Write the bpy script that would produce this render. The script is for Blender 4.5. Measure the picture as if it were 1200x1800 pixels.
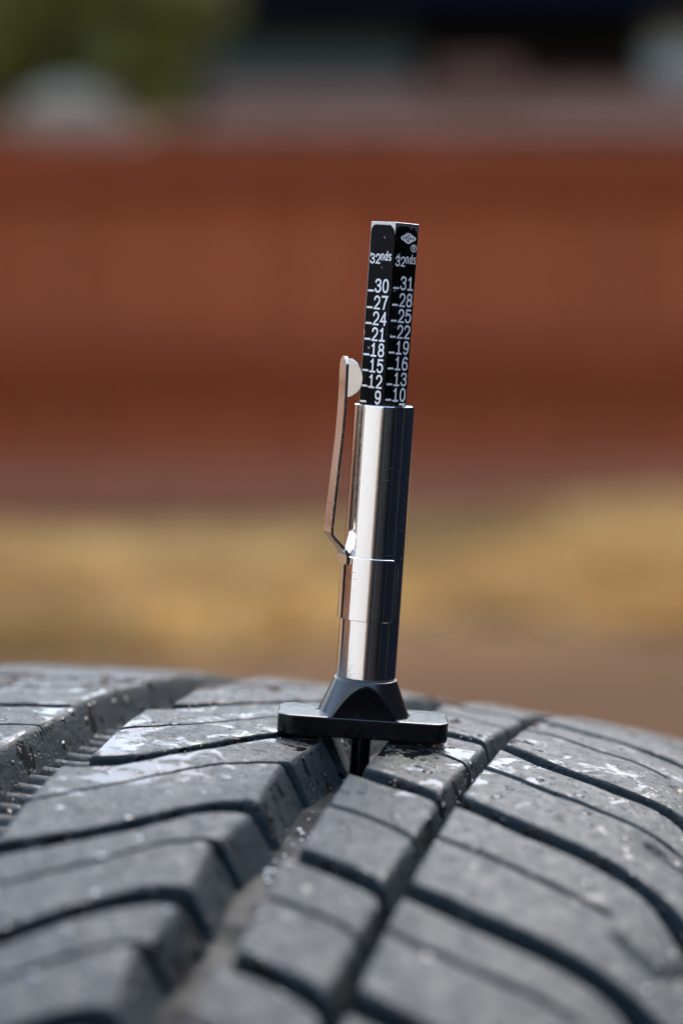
import bpy, bmesh, math, random
import numpy as np
from mathutils import Vector, Matrix
for o in list(bpy.data.objects): bpy.data.objects.remove(o)
S = bpy.context.scene
COL = S.collection
MM = 0.001
R = math.radians
rng = np.random.default_rng(7); random.seed(7)

# ------------------------------------------------------------------ camera, sky, sun, exposure
HOR, DIST, CH, HEAD, RHO, U0, R0, US, RS = 538.94, 310.35, 64.24, R(15.10), 731.52, 62.71, 323.88, 94.32, 61.04   # mm
FPX = 3717.0
cam_d = bpy.data.cameras.new('camera'); cam = bpy.data.objects.new('camera', cam_d); COL.objects.link(cam)
cam_d.sensor_fit = 'VERTICAL'; cam_d.sensor_height = 36.0; cam_d.sensor_width = 24.0
cam_d.lens = 36.0 * FPX / 1800.0
cam.location = (-36.0 / FPX * DIST * MM, -DIST * MM, CH * MM)
cam.rotation_euler = (R(90) - math.atan((900 - HOR + 11) / FPX), 0, 0)
cam_d.clip_start = 0.01; cam_d.clip_end = 2000
cam_d.dof.use_dof = True; cam_d.dof.focus_distance = 0.308; cam_d.dof.aperture_fstop = 8.2
S.camera = cam

SUN_EL, SUN_AZ = R(54), R(20)          # azimuth clockwise from +Y: behind the fence, veiled by cloud
w = bpy.data.worlds.new('World'); S.world = w; w.use_nodes = True
nt = w.node_tree; bg = nt.nodes['Background']
sky = nt.nodes.new('ShaderNodeTexSky'); sky.sky_type = 'NISHITA'; sky.sun_disc = False
sky.sun_elevation = SUN_EL; sky.sun_rotation = SUN_AZ; sky.air_density = 1.2; sky.dust_density = 3.0; sky.ozone_density = 1.0
nt.links.new(sky.outputs[0], bg.inputs[0]); bg.inputs[1].default_value = 0.15
sd = bpy.data.lights.new('sun', 'SUN'); so = bpy.data.objects.new('sun', sd); COL.objects.link(so)
sd.energy = 0.5; sd.angle = R(45); sd.color = (1.0, 0.985, 0.965)
sdir = Vector((math.sin(SUN_AZ) * math.cos(SUN_EL), math.cos(SUN_AZ) * math.cos(SUN_EL), math.sin(SUN_EL)))
so.rotation_euler = sdir.to_track_quat('Z', 'Y').to_euler(); so.location = (0, 0, 5)
S.view_settings.view_transform = 'Standard'; S.view_settings.look = 'None'
S.view_settings.exposure = 1.9; S.view_settings.gamma = 1.0
S.render.engine = 'CYCLES'; S.cycles.use_denoising = True; S.cycles.max_bounces = 6

# ------------------------------------------------------------------ helpers
def link(o, parent=None):
    COL.objects.link(o)
    if parent is not None: o.parent = parent
    return o
def empty(name, loc=(0, 0, 0)):
    o = bpy.data.objects.new(name, None); o.location = loc; o.empty_display_size = 0.01
    return link(o)
def tag(o, label=None, cat=None, group=None, kind=None):
    if label: o['label'] = label
    if cat: o['category'] = cat
    if group: o['group'] = group
    if kind: o['kind'] = kind
    return o
def mesh_obj(name, verts, faces, mat, parent=None, smooth=False, loc=None):
    me = bpy.data.meshes.new(name)
    me.from_pydata([tuple(v) for v in verts], [], [tuple(f) for f in faces])
    me.materials.append(mat)
    if smooth: me.polygons.foreach_set('use_smooth', [True] * len(me.polygons))
    me.update()
    o = bpy.data.objects.new(name, me)
    if loc is not None: o.location = loc
    return link(o, parent)
def bm_obj(name, bm, mat, parent=None, smooth=False, loc=None):
    me = bpy.data.meshes.new(name); bm.to_mesh(me); bm.free(); me.materials.append(mat)
    if smooth: me.polygons.foreach_set('use_smooth', [True] * len(me.polygons))
    o = bpy.data.objects.new(name, me)
    if loc is not None: o.location = loc
    return link(o, parent)
def add_box(bm, lo, hi, bev=0.0):
    r = bmesh.ops.create_cube(bm, size=1.0)
    vs = r['verts']
    for v in vs:
        v.co = Vector([lo[i] + (v.co[i] + .5) * (hi[i] - lo[i]) for i in range(3)])
    if bev:
        es = {e for v in vs for e in v.link_edges}
        bmesh.ops.bevel(bm, geom=list(es), offset=bev, segments=1, affect='EDGES')
def grid_faces(n, m, closed_m=False):
    f = []
    for i in range(n - 1):
        for j in range(m if closed_m else m - 1):
            k = (j + 1) % m
            f.append((i * m + j, i * m + k, (i + 1) * m + k, (i + 1) * m + j))
    return f

class Nodes:
    def __init__(s, name):
        s.m = bpy.data.materials.new(name); s.m.use_nodes = True
        s.t = s.m.node_tree; s.b = s.t.nodes['Principled BSDF']
        s.tc = s.t.nodes.new('ShaderNodeTexCoord').outputs['Object']
    def n(s, typ, **kw):
        x = s.t.nodes.new(typ)
        for k, v in kw.items():
            if k.startswith('_'): setattr(x, k[1:], v)
            else: x.inputs[k.replace('__', ' ')].default_value = v
        return x
    def l(s, a, b): s.t.links.new(a, b)
    def noise(s, scale, detail=4, rough=.5, dist=0.0, vec=None):
        x = s.n('ShaderNodeTexNoise', Scale=scale, Detail=detail, Roughness=rough, Distortion=dist)
        s.l(vec if vec is not None else s.tc, x.inputs['Vector']); return x.outputs['Fac']
    def mapr(s, v, a, b, c=0.0, d=1.0):
        x = s.n('ShaderNodeMapRange'); s.l(v, x.inputs['Value'])
        x.inputs['From Min'].default_value = a; x.inputs['From Max'].default_value = b
        x.inputs['To Min'].default_value = c; x.inputs['To Max'].default_value = d
        return x.outputs[0]
    def math(s, op, a, b=None):
        x = s.t.nodes.new('ShaderNodeMath'); x.operation = op
        for i, v in enumerate((a, b)):
            if v is None: continue
            if isinstance(v, (int, float)): x.inputs[i].default_value = v
            else: s.l(v, x.inputs[i])
        return x.outputs[0]
    def mix(s, fac, a, b):
        x = s.t.nodes.new('ShaderNodeMix'); x.data_type = 'RGBA'
        for i, v in ((0, fac), (6, a), (7, b)):
            if isinstance(v, (int, float)): x.inputs[i].default_value = v
            elif isinstance(v, tuple): x.inputs[i].default_value = (*v, 1)
            else: s.l(v, x.inputs[i])
        return x.outputs[2]
    def mixf(s, fac, a, b):
        x = s.t.nodes.new('ShaderNodeMix'); x.data_type = 'FLOAT'
        for i, v in ((0, fac), (2, a), (3, b)):
            if isinstance(v, (int, float)): x.inputs[i].default_value = v
            else: s.l(v, x.inputs[i])
        return x.outputs[0]
    def bump(s, h, dist, strength=1.0, normal=None):
        x = s.n('ShaderNodeBump', Distance=dist, Strength=strength); s.l(h, x.inputs['Height'])
        if normal is not None: s.l(normal, x.inputs['Normal'])
        return x.outputs[0]
    def set(s, **kw):
        for k, v in kw.items():
            i = s.b.inputs[k.replace('__', ' ')]
            if isinstance(v, tuple): i.default_value = (*v, 1)
            elif isinstance(v, (int, float)): i.default_value = v
            else: s.l(v, i)
        return s.m
def simple_mat(name, col, rough=.6, var=.25, scale=20, metallic=0.0, bump=0.0):
    N = Nodes(name); f = N.noise(scale, 5, .6)
    c = N.mix(N.mapr(f, .3, .7), tuple(x * (1 - var) for x in col), tuple(min(1, x * (1 + var)) for x in col))
    N.set(Base__Color=c, Roughness=rough, Metallic=metallic)
    if bump: N.set(Normal=N.bump(f, bump))
    return N.m

# ------------------------------------------------------------------ materials
def rubber_mat():
    N = Nodes('wet_rubber')
    geo = N.t.nodes.new('ShaderNodeNewGeometry')
    sep = N.t.nodes.new('ShaderNodeSeparateXYZ'); N.l(geo.outputs['Normal'], sep.inputs[0])
    upm = N.mapr(sep.outputs['Z'], .80, .95)
    grain = N.noise(1500, 4, .65)
    fine = N.noise(420, 5, .6)
    big = N.noise(55, 3, .5)
    pud = N.noise(185, 8, .62, .7)
    pz = N.noise(26, 2, .5)
    thr = N.math('ADD', pud, N.mapr(pz, .3, .7, -.10, .10))
    sp = N.t.nodes.new('ShaderNodeSeparateXYZ'); N.l(N.tc, sp.inputs[0])
    thr = N.math('ADD', thr, N.mapr(sp.outputs['Y'], -.075, -.035, -.15, 0.0))
    thr = N.math('ADD', thr, N.mapr(sp.outputs['Y'], .03, .09, 0.0, .03))    # the water lies round the crown
    thr = N.math('ADD', thr, N.mapr(fine, .3, .7, -.055, .055))
    film = N.math('MULTIPLY', N.mapr(thr, .535, .615), upm)          # pooled water
    vo = N.n('ShaderNodeTexVoronoi', Scale=430, Randomness=1.0); N.l(N.tc, vo.inputs['Vector'])
    vsep = N.t.nodes.new('ShaderNodeSeparateColor'); N.l(vo.outputs['Color'], vsep.inputs[0])
    rad = N.mapr(vsep.outputs[0], .35, 1.0, 0.0, .42)
    drop = N.mapr(N.math('SUBTRACT', rad, vo.outputs['Distance']), 0.0, .16)   # beads of water
    drop = N.math('MULTIPLY', drop, N.mapr(N.noise(38, 2), .42, .55))
    wet = N.math('MAXIMUM', film, N.mapr(drop, 0, .3))
    runs = N.n('ShaderNodeMapping'); runs.inputs['Scale'].default_value = (1, 1, .16); N.l(N.tc, runs.inputs[0])
    run = N.mapr(N.noise(300, 3, .5, 0, runs.outputs[0]), .57, .60)
    run = N.math('MULTIPLY', run, N.mapr(sep.outputs['Z'], .75, .5))           # wet runs down the groove walls
    wet2 = N.math('MAXIMUM', wet, run)
    base = N.mix(N.mapr(big, .3, .7), (.0075, .0160, .0190), (.0125, .0245, .0285))
    base = N.mix(N.math('MULTIPLY', N.mapr(N.noise(90, 5, .65), .56, .75), .5), base, (.045, .045, .040))   # dried dust
    base = N.mix(N.math('MULTIPLY', N.mapr(grain, .62, .75), .25), base, (.05, .049, .047))
    base = N.mix(N.math('MULTIPLY', N.mapr(N.noise(1000, 2, .5), .66, .72), .5), base, (.09, .085, .075))
    base = N.mix(wet2, base, (.005, .0055, .006))
    dry = N.mapr(fine, .3, .7, .50, .70)
    rough = N.mixf(film, dry, .10)
    rough = N.mixf(N.mapr(drop, 0, .3), rough, .03)
    rough = N.mixf(run, rough, .08)
    pits = N.mapr(N.noise(800, 3, .6), .60, .68)
    speck = N.mapr(N.noise(1000, 2, .5), .66, .72)
    h = N.math('ADD', N.math('MULTIPLY', grain, .5), N.math('MULTIPLY', fine, 1.0))
    h = N.math('ADD', N.math('SUBTRACT', h, N.math('MULTIPLY', pits, .7)), N.math('MULTIPLY', speck, .9))
    h = N.mixf(film, h, .75)
    h = N.math('ADD', h, N.math('MULTIPLY', drop, 1.4))
    nb = N.bump(h, .00028, 1.0)
    N.set(Base__Color=base, Roughness=rough, Normal=nb, Specular__IOR__Level=N.mixf(wet2, .36, .6))
    return N.m
M_RUB = rubber_mat()
def floor_mat():
    N = Nodes('groove_rubber')
    f = N.noise(260, 5, .6); g = N.noise(70, 3)
    c = N.mix(N.mapr(f, .35, .7), (.006, .0078, .0086), (.017, .0195, .0200))
    wet = N.mapr(g, .45, .52)
    N.set(Base__Color=c, Roughness=N.mixf(wet, .7, .45), Normal=N.bump(f, .0002), Specular__IOR__Level=.12)
    return N.m
M_FLOOR = floor_mat()

def chrome_mat():
    N = Nodes('polished_chrome')
    sc = N.n('ShaderNodeMapping'); sc.inputs['Scale'].default_value = (1, 1, 14); N.l(N.tc, sc.inputs[0])
    f = N.noise(900, 3, .6, 0, sc.outputs[0])
    vo = N.n('ShaderNodeTexVoronoi', Scale=900); N.l(N.tc, vo.inputs['Vector'])
    pit = N.mapr(vo.outputs['Distance'], .0, .10, 1, 0)
    pit = N.math('MULTIPLY', pit, N.mapr(N.noise(200, 2), .55, .62))
    smear = N.mapr(N.noise(120, 5, .65, .8), .55, .75, 0, .06)
    s2 = N.n('ShaderNodeMapping'); s2.inputs['Scale'].default_value = (1, 1, 22); s2.inputs['Rotation'].default_value = (.10, .16, 0); N.l(N.tc, s2.inputs[0])
    scr = N.math('MULTIPLY', N.mapr(N.noise(420, 2, .5, .3, s2.outputs[0]), .685, .71), N.mapr(N.noise(90, 2), .47, .58))
    rough = N.math('ADD', N.math('ADD', .022, smear), N.math('ADD', N.math('MULTIPLY', pit, .4), N.math('MULTIPLY', scr, .38)))
    N.set(Base__Color=(.80, .80, .79), Metallic=1.0, Roughness=rough, Normal=N.bump(N.math('ADD', f, N.math('MULTIPLY', pit, .8)), .000006))
    return N.m
M_CHR = chrome_mat()
def satin_mat():
    N = Nodes('satin_steel'); f = N.noise(1500, 3)
    N.set(Base__Color=(.86, .82, .78), Metallic=1.0, Roughness=N.mapr(f, .3, .7, .18, .28)); return N.m
M_SAT = satin_mat()
M_ALU = simple_mat('bare_aluminium', (.72, .72, .71), .35, .15, 900, 1.0)
def plastic_mat():
    N = Nodes('black_plastic')
    f = N.noise(800, 3); v = N.noise(2200, 2)
    N.set(Base__Color=N.mix(N.mapr(v, .70, .74), (.0015, .0015, .0018), (.04, .04, .04)), Roughness=N.mapr(f, .3, .7, .09, .16), Normal=N.bump(f, .000006), Specular__IOR__Level=.6)
    return N.m
M_PLA = plastic_mat()
M_PLC = simple_mat('satin_black_plastic', (.006, .006, .0065), .26, .15, 900)
M_PLC.node_tree.nodes['Principled BSDF'].inputs['Specular IOR Level'].default_value = .9
def print_mat():
    N = Nodes('black_print')
    v = N.noise(1100, 4, .6, .4); v2 = N.noise(500, 3)
    chip = N.math('MULTIPLY', N.mapr(v, .655, .675), N.mapr(v2, .48, .58))
    mp = N.n('ShaderNodeMapping'); mp.inputs['Scale'].default_value = (1, 1, .06); N.l(N.tc, mp.inputs[0])
    rub = N.math('MULTIPLY', N.mapr(N.noise(2600, 3, .6, 0, mp.outputs[0]), .60, .72), N.mapr(N.noise(260, 3), .45, .65))
    blk = N.mix(N.math('MULTIPLY', rub, .7), (.003, .0035, .0035), (.05, .05, .048))
    N.set(Base__Color=N.mix(chip, blk, (.5, .5, .48)), Roughness=N.mixf(rub, .32, .5), Specular__IOR__Level=.12)
    return N.m
M_PRT = print_mat()
M_WHT = simple_mat('white_print', (.90, .90, .88), .5, .07, 2500)

# ------------------------------------------------------------------ ground and background
GZ = -(R0 + 327.0) * MM                     # ground level under the wheel
def ground_mat():
    N = Nodes('ground')
    a = N.noise(.9, 6, .6); b = N.noise(22, 5, .65); c = N.noise(.35, 3)
    dirt = N.mix(N.mapr(b, .3, .7), (.085, .047, .020), (.135, .078, .036))
    grey = N.mix(N.mapr(b, .3, .7), (.054, .027, .0112), (.088, .045, .020))
    sp = N.t.nodes.new('ShaderNodeSeparateXYZ'); N.l(N.tc, sp.inputs[0])
    near = N.math('ADD', N.mapr(sp.outputs['Y'], 4.3, 3.4), N.mapr(a, .3, .7, -.35, .35))
    far = N.math('ADD', near, N.mapr(sp.outputs['X'], -.6, .9, -.5, .3))
    N.set(Base__Color=N.mix(N.mapr(far, .1, .8), dirt, grey), Roughness=.9, Normal=N.bump(b, .01), Specular__IOR__Level=.08)
    return N.m
bm = bmesh.new()
bmesh.ops.create_grid(bm, x_segments=40, y_segments=40, size=300)
for v in bm.verts: v.co.z = 0
g = bm_obj('ground', bm, ground_mat(), loc=(0, 0, GZ)); tag(g, kind='structure')

FY = 6.4                                    # fence plane
def grass_mat():
    N = Nodes('dry_grass'); f = N.noise(2.4, 5, .65); h = N.noise(30, 2)
    c = N.mix(N.mapr(f, .35, .65), (.60, .39, .13), (.95, .71, .30))
    c = N.mix(N.mapr(h, .4, .7), c, (.50, .33, .15))
    c = N.mix(N.mapr(N.noise(1.5, 4, .6, .5), .50, .64, 0, .75), c, (.30, .175, .07))
    N.set(Base__Color=c, Roughness=.8, Specular__IOR__Level=.15); return N.m
def grass():
    n = 60000
    x = rng.uniform(-3.1, 3.1, n); near = rng.random(n) < .7
    x = np.where(near, rng.uniform(-1.35, 1.35, n), x)
    y = 3.9 + (FY - .12 - 3.9) * rng.random(n) ** .9
    edge = 4.0 + .34 * np.clip(x, -1, 1) + .22 * np.sin(x * 2.3 + 1) + .13 * np.sin(x * 6.1)
    y = np.maximum(y, edge + rng.random(n) * .1)
    hgt = rng.uniform(.05, .15, n) * (1 + .5 * np.sin(x * 1.9 + y)) * np.clip((y - edge) / .4 + .35, .35, 1) * np.clip((FY - y) / .9, .3, 1)
    an = rng.uniform(0, 2 * np.pi, n); wd = rng.uniform(.004, .009, n)
    lx = rng.normal(0, .06, n); ly = rng.normal(0, .06, n)
    dx = np.cos(an) * wd; dy = np.sin(an) * wd
    V = np.empty((n, 4, 3))
    V[:, 0] = np.stack([x - dx, y - dy, np.full(n, -.01)], 1)
    V[:, 1] = np.stack([x + dx, y + dy, np.full(n, -.01)], 1)
    V[:, 2] = np.stack([x + lx * .4 + dx * .7, y + ly * .4 + dy * .7, hgt * .6], 1)
    V[:, 3] = np.stack([x + lx, y + ly, hgt], 1)
    i = np.arange(n) * 4
    F = np.concatenate([np.stack([i, i + 1, i + 2], 1), np.stack([i, i + 2, i + 3], 1)])
    me = bpy.data.meshes.new('dry_grass'); me.from_pydata(V.reshape(-1, 3).tolist(), [], F.tolist()); me.materials.append(grass_mat())
    o = link(bpy.data.objects.new('dry_grass', me)); o.location = (0, 0, GZ)
    tag(o, 'strip of dry golden grass along the foot of the red fence', 'grass', kind='stuff')
grass()

def board_mat(name, a, b):
    N = Nodes(name)
    oi = N.t.nodes.new('ShaderNodeObjectInfo')
    mp = N.n('ShaderNodeMapping'); mp.inputs['Scale'].default_value = (14, 14, 1.2); N.l(N.tc, mp.inputs[0])
    f = N.noise(3, 5, .6, .3, mp.outputs[0]); k = N.noise(2.0, 3)
    c = N.mix(N.mapr(f, .3, .7), a, b)
    c = N.mix(N.math('MULTIPLY', oi.outputs['Random'], .32), c, tuple(x * 1.7 for x in a))
    c = N.mix(N.mapr(k, .5, .75, 0, .35), c, tuple(min(1, x * 1.5) for x in b))
    N.set(Base__Color=c, Roughness=.8, Normal=N.bump(f, .003), Specular__IOR__Level=.2); return N.m
M_BRD = board_mat('red_stained_board', (.275, .062, .022), (.34, .082, .029))
M_RAIL = board_mat('dark_red_rail', (.185, .036, .0105), (.235, .048, .014))
M_KICK = board_mat('weathered_kickboard', (.33, .11, .055), (.42, .16, .085))
M_CAP = board_mat('weathered_cap', (.24, .12, .08), (.32, .17, .115))
def fence(name, p0, p1, label, cat='fence'):
    p0 = Vector(p0); p1 = Vector(p1); d = (p1 - p0); L = d.length; ang = math.atan2(d.y, d.x)
    root = empty(name, (p0.x, p0.y, GZ)); root.rotation_euler = (0, 0, ang); tag(root, label, cat)
    n = int(L / .145)
    bm = bmesh.new(); add_box(bm, (-.004, 0, .05), (.149, .014, 1.225), .003)
    o0 = bm_obj('board', bm, M_BRD, root)
    for i in range(n):
        o = o0 if i == 0 else link(o0.copy(), root)
        o.location = (i * .145, (i % 2) * .0165 + random.uniform(0, .002), random.uniform(-.006, .006))
    L = n * .145
    for z0, z1, mt, nm in ((1.04, 1.20, M_RAIL, 'rail'), (.44, .60, M_RAIL, 'rail')):
        bm = bmesh.new(); add_box(bm, (-.02, -.05, z0), (L + .02, -.007, z1), .004); bm_obj(nm, bm, mt, root)
    bm = bmesh.new(); add_box(bm, (-.02, -.036, .0), (L + .02, -.006, .21), .003); bm_obj('kickboard', bm, M_KICK, root)
    bm = bmesh.new(); add_box(bm, (-.03, -.062, 1.234), (L + .03, .042, 1.268), .004); bm_obj('cap', bm, M_CAP, root)
    m = max(2, int(L / 2.0) + 1)
    bm = bmesh.new(); add_box(bm, (-.05, .03, -.2), (.05, .12, 1.22), .004); q0 = bm_obj('post', bm, M_RAIL, root)
    for i in range(m):
        o = q0 if i == 0 else link(q0.copy(), root)
        o.location = (i * L / (m - 1), 0, 0)
    return root
fence('board_fence', (-3.3, FY), (3.4, FY), 'red stained board fence with two darker rails, running across behind the gauge')
M_BRD = board_mat('mirrored_tan_board', (.42, .26, .16), (.56, .37, .24)); M_KICK = M_BRD  # added left fence, its tan picked for the reflection in the clip
fence('board_fence', (-3.34, -.6), (-3.34, FY - .12), 'unseen tan board fence coming forward at the left, added for the clip to mirror')

# house beyond the fence
HY = 20.0
def pz(y): return CH * MM + (HOR - y) / FPX * (HY + .31) - GZ      # picture height -> metres above ground at the house
def px_(x): return (x - 600 ) / FPX * (HY + .31)
M_BRK = simple_mat('pink_brick', (.24, .13, .10), .85, .2, 9)
M_SID = simple_mat('blue_grey_siding', (.036, .063, .062), .6, .12, 4)
M_ROOF = simple_mat('dark_roof', (.002, .003, .005), .9, .25, 12)
M_ROOF.node_tree.nodes['Principled BSDF'].inputs['Specular IOR Level'].default_value = .0
M_DARK = simple_mat('dark_glass', (.010, .005, .0035), .8, .1, 4)
M_DARK.node_tree.nodes['Principled BSDF'].inputs['Specular IOR Level'].default_value = .1
M_TRIM = simple_mat('pale_trim', (.30, .35, .36), .6, .1, 4)
M_DOOR = simple_mat('brown_panel', (.12, .05, .032), .6, .2, 6)
house = empty('house', (2.2, HY, GZ))
tag(house, 'blurred low house with pinkish brick foot, grey siding and dark roof beyond the fence', 'house')
def hbox(name, x0, x1, y0, y1, z0, z1, mat, parent=house, bev=.01):
    bm = bmesh.new(); add_box(bm, (x0 - 2.2, y0 - HY, z0), (x1 - 2.2, y1 - HY, z1), bev); return bm_obj(name, bm, mat, parent)
xl, xr = px_(285), 7.0
hbox('brick_base', xl, xr, HY, HY + 6, -.3, pz(165), M_BRK)
# siding boards, one by one
zt0, zt1 = pz(165), pz(62); nb = 5; x_end = px_(1300)
for i in range(nb):
    za = zt0 + (zt1 - zt0) * i / nb; zb = zt0 + (zt1 - zt0) * (i + 1) / nb
    hbox('siding_board', xl + .05, xr - .05, HY + .03, HY + 5.9, za + .004, zb - .008, M_SID, bev=.006)
win = hbox('window', px_(728), px_(1112), HY - .06, HY + .02, pz(163), pz(72), M_DARK)
hbox('frame', px_(728) - .05, px_(1112) + .05, HY - .05, HY + .01, pz(163) - .06, pz(163) - .004, M_DOOR, win)
hbox('porch_panel', px_(760), px_(905), HY - .16, HY - .08, pz(196), pz(128), M_DOOR)
hbox('corner_trim', px_(1130), px_(1235), HY - .07, HY + .02, pz(165) + .01, pz(45), M_TRIM)
bm = bmesh.new()
zr, ze = pz(-70) * 1.27, pz(66)
vs = [bm.verts.new((x - 2.2, y - HY, z)) for x in (xl - .3, xr + .4) for y, z in ((HY - .7, ze), (HY + 3, zr), (HY + 6.7, ze), (HY + 6.7, ze + .16), (HY + 3, zr + .17), (HY - .7, ze + .16))]
k = 6
bm.faces.new([vs[i] for i in range(6)][::-1]); bm.faces.new([vs[k + i] for i in range(6)])
for i in range(6): bm.faces.new((vs[i], vs[(i + 1) % 6], vs[k + (i + 1) % 6], vs[k + i]))
bmesh.ops.recalc_face_normals(bm, faces=bm.faces)
bm_obj('roof', bm, M_ROOF, house)
hbox('fascia', xl - .3, xr + .4, HY - .74, HY - .705, ze - .04, ze + .15, M_ROOF)

def leaf_cloud(n, blobs, size, seed):
    r = np.random.default_rng(seed); V = []; F = []
    b = np.array(blobs); wgt = b[:, 3] ** 2; idx = r.choice(len(b), n, p=wgt / wgt.sum())
    d = r.normal(size=(n, 3)); d /= np.linalg.norm(d, axis=1)[:, None]
    rad = r.random(n) ** .45
    c = b[idx, :3] + d * (rad * b[idx, 3])[:, None] * np.array([1, 1, .85])
    a = r.normal(size=(n, 3)); a /= np.linalg.norm(a, axis=1)[:, None]
    t = np.cross(a, r.normal(size=(n, 3))); t /= np.linalg.norm(t, axis=1)[:, None]
    s = size * r.uniform(.6, 1.3, n)[:, None]
    V = np.stack([c - a * s, c + t * s * .45, c + a * s, c - t * s * .45], 1).reshape(-1, 3)
    i = np.arange(n) * 4
    return V, np.stack([i, i + 1, i + 2, i + 3], 1)
def leaf_mat(name, a, b):
    N = Nodes(name); f = N.noise(1.2, 3, .5); h = N.noise(14, 2)
    c = N.mix(N.mapr(f, .35, .65), a, b); c = N.mix(N.mapr(h, .35, .7, 0, .5), c, tuple(x * .5 for x in a))
    N.set(Base__Color=c, Roughness=.55); return N.m
M_BARK = simple_mat('bark', (.06, .045, .035), .9, .3, 12, bump=.01)
def tree(name, x, y, h, blobs, n, size, mat, seed, label, trunk_r=.11, cat='tree'):
    root = empty(name, (x, y, GZ)); tag(root, label, cat)
    vs = []; m = 10; top = h
    zs = [(-.1, 1.35), (.25, 1.0), (h * .35, .85), (h * .7, .6), (top, .3)]
    for i, (z, k) in enumerate(zs):
        for j in range(m):
            a = 2 * math.pi * j / m; vs.append((trunk_r * k * math.cos(a) + .05 * math.sin(z), trunk_r * k * math.sin(a), z))
    fs = grid_faces(len(zs), m, True)
    b0 = len(vs)
    for q in blobs[:6]:                                   # limbs into the crown
        p = Vector((0, 0, h * .6)); e = Vector(q[:3]); d = (e - p).normalized(); s = d.orthogonal().normalized(); t = d.cross(s)
        k0 = len(vs)
        for pp, rr in ((p, trunk_r * .4), (e, trunk_r * .12)):
            for j in range(6):
                a = 2 * math.pi * j / 6; vs.append(tuple(pp + (s * math.cos(a) + t * math.sin(a)) * rr))
        for j in range(6): fs.append((k0 + j, k0 + (j + 1) % 6, k0 + 6 + (j + 1) % 6, k0 + 6 + j))
    mesh_obj('trunk', vs, fs, M_BARK, root, True)
    V, F = leaf_cloud(n, blobs, size, seed)
    mesh_obj('crown', V, F, mat, root)
    return root
TY = 15.0
def tp(x, y): return ((x - 600) / FPX * (TY + .31), (HOR - y) / FPX * (TY + .31) + CH * MM - GZ)
bl = []
tx, _ = tp(150, 0)
for (qx, qy, qr) in ((60, 60, 90), (150, 70, 85), (240, 60, 80), (290, 100, 55), (310, 30, 60), (20, 120, 70), (200, 0, 70), (100, -30, 70), (270, 165, 45), (-90, 90, 110), (-170, 0, 120), (385, 40, 38), (40, 150, 70), (110, 120, 60), (200, 130, 60), (280, 190, 50), (250, 20, 70), (330, 90, 45), (-60, 190, 90), (350, 10, 45), (20, 40, 90)):
    ax, az = tp(qx, qy); bl.append((ax - tx, random.uniform(-.35, .35), az, qr / FPX * TY))
tree('leafy_tree', tx, TY, 2.6, bl, 26000, .06, leaf_mat('olive_leaf', (.075, .085, .008), (.22, .20, .022)), 3,
     'blurred olive green tree above the fence at upper left')
# hedge closing the gap between the tree and the house
HYY = 17.5; hk = (HYY + .31) / FPX; hx0 = (120 - 600) * hk
hb = []
for qx in range(-420, 345, 28):
    for qy in (235, 200, 160, 118): hb.append(((qx + random.uniform(-8, 8) - 600) * hk - hx0, random.uniform(-.3, .5), (HOR - qy - random.uniform(-10, 14)) * hk + CH * MM - GZ, 26 * hk))
for qx in range(-420, 345, 60): hb.append(((qx - 600) * hk - hx0, .1, .5, .35)); hb.append(((qx - 570) * hk - hx0, .1, 1.1, .38))
hdg = empty('hedge', (hx0, HYY, GZ)); tag(hdg, 'dark olive hedge between the leafy tree and the low house', 'hedge')
V, F = leaf_cloud(26000, hb, .10, 11); mesh_obj('foliage', V, F, leaf_mat('hedge_leaf', (.040, .046, .008), (.085, .085, .016)), hdg)
# small pale shed under the tree
TX = 13.0; kx = (TX + .31) / FPX
gs = empty('garden_shed', ((128 - 600) * kx, TX, GZ)); tag(gs, 'small pale garden shed showing above the fence under the tree', 'shed')
M_PALE = simple_mat('pale_paint', (.31, .285, .23), .9, .12, 5)
hw = 88 * kx; top = (HOR - 165) * kx + CH * MM - GZ; eave = top - .16
nb_ = 6
for i in range(nb_):
    bm = bmesh.new(); add_box(bm, (-hw + 2 * hw * i / nb_ + .004, 0, 0), (-hw + 2 * hw * (i + 1) / nb_ - .004, .02, eave), .003); bm_obj('wall_board', bm, M_PALE, gs)
bm = bmesh.new(); add_box(bm, (-hw + .01, .025, 0), (hw - .01, 1.1, eave - .01)); bm_obj('body', bm, M_PALE, gs)
vs = []
for y in (-.05, 1.15):
    vs += [(-hw - .04, y, eave + .004), (hw + .04, y, eave + .004), (hw * .55, y, eave + .11), (0, y, top), (-hw * .55, y, eave + .11)]
fs = [(4, 3, 2, 1, 0), (5, 6, 7, 8, 9)] + [(i, (i + 1) % 5, 5 + (i + 1) % 5, 5 + i) for i in range(5)]
mesh_obj('roof', vs, fs, M_PALE, gs)

# unseen wall, shed and shrub, added to shape what the chrome reflects
M_REND = simple_mat('mirrored_white', (.60, .61, .60), .8, .05, 6, bump=.002)
wl = empty('mirrored_wall', (-1.55, -1.75, GZ)); tag(wl, 'white wall added behind the camera for the bright stripe in the chrome barrel', 'wall')
wl.rotation_euler = (0, 0, math.atan2(2.45, -1.75))  # added reflector, turned to put the white stripe on the barrel
bm = bmesh.new(); add_box(bm, (-1.55, 0, -.2), (1.55, .2, 1.9), .01); bm_obj('panel', bm, M_REND, wl)
bm = bmesh.new(); add_box(bm, (-1.6, -.04, 1.902), (1.6, .24, 1.96), .01); bm_obj('coping', bm, M_REND, wl)
M_NAVY = board_mat('navy_board', (.005, .008, .013), (.008, .012, .018))
M_OLV = simple_mat('olive_trim', (.045, .042, .034), .6, .15, 10)  # trims added as olive streaks in the barrel reflection
sh = empty('mirrored_shed', (1.5, -2.4, GZ)); tag(sh, 'dark navy boarded shed added at the right for the dark side of the chrome barrel', 'shed')
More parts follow.
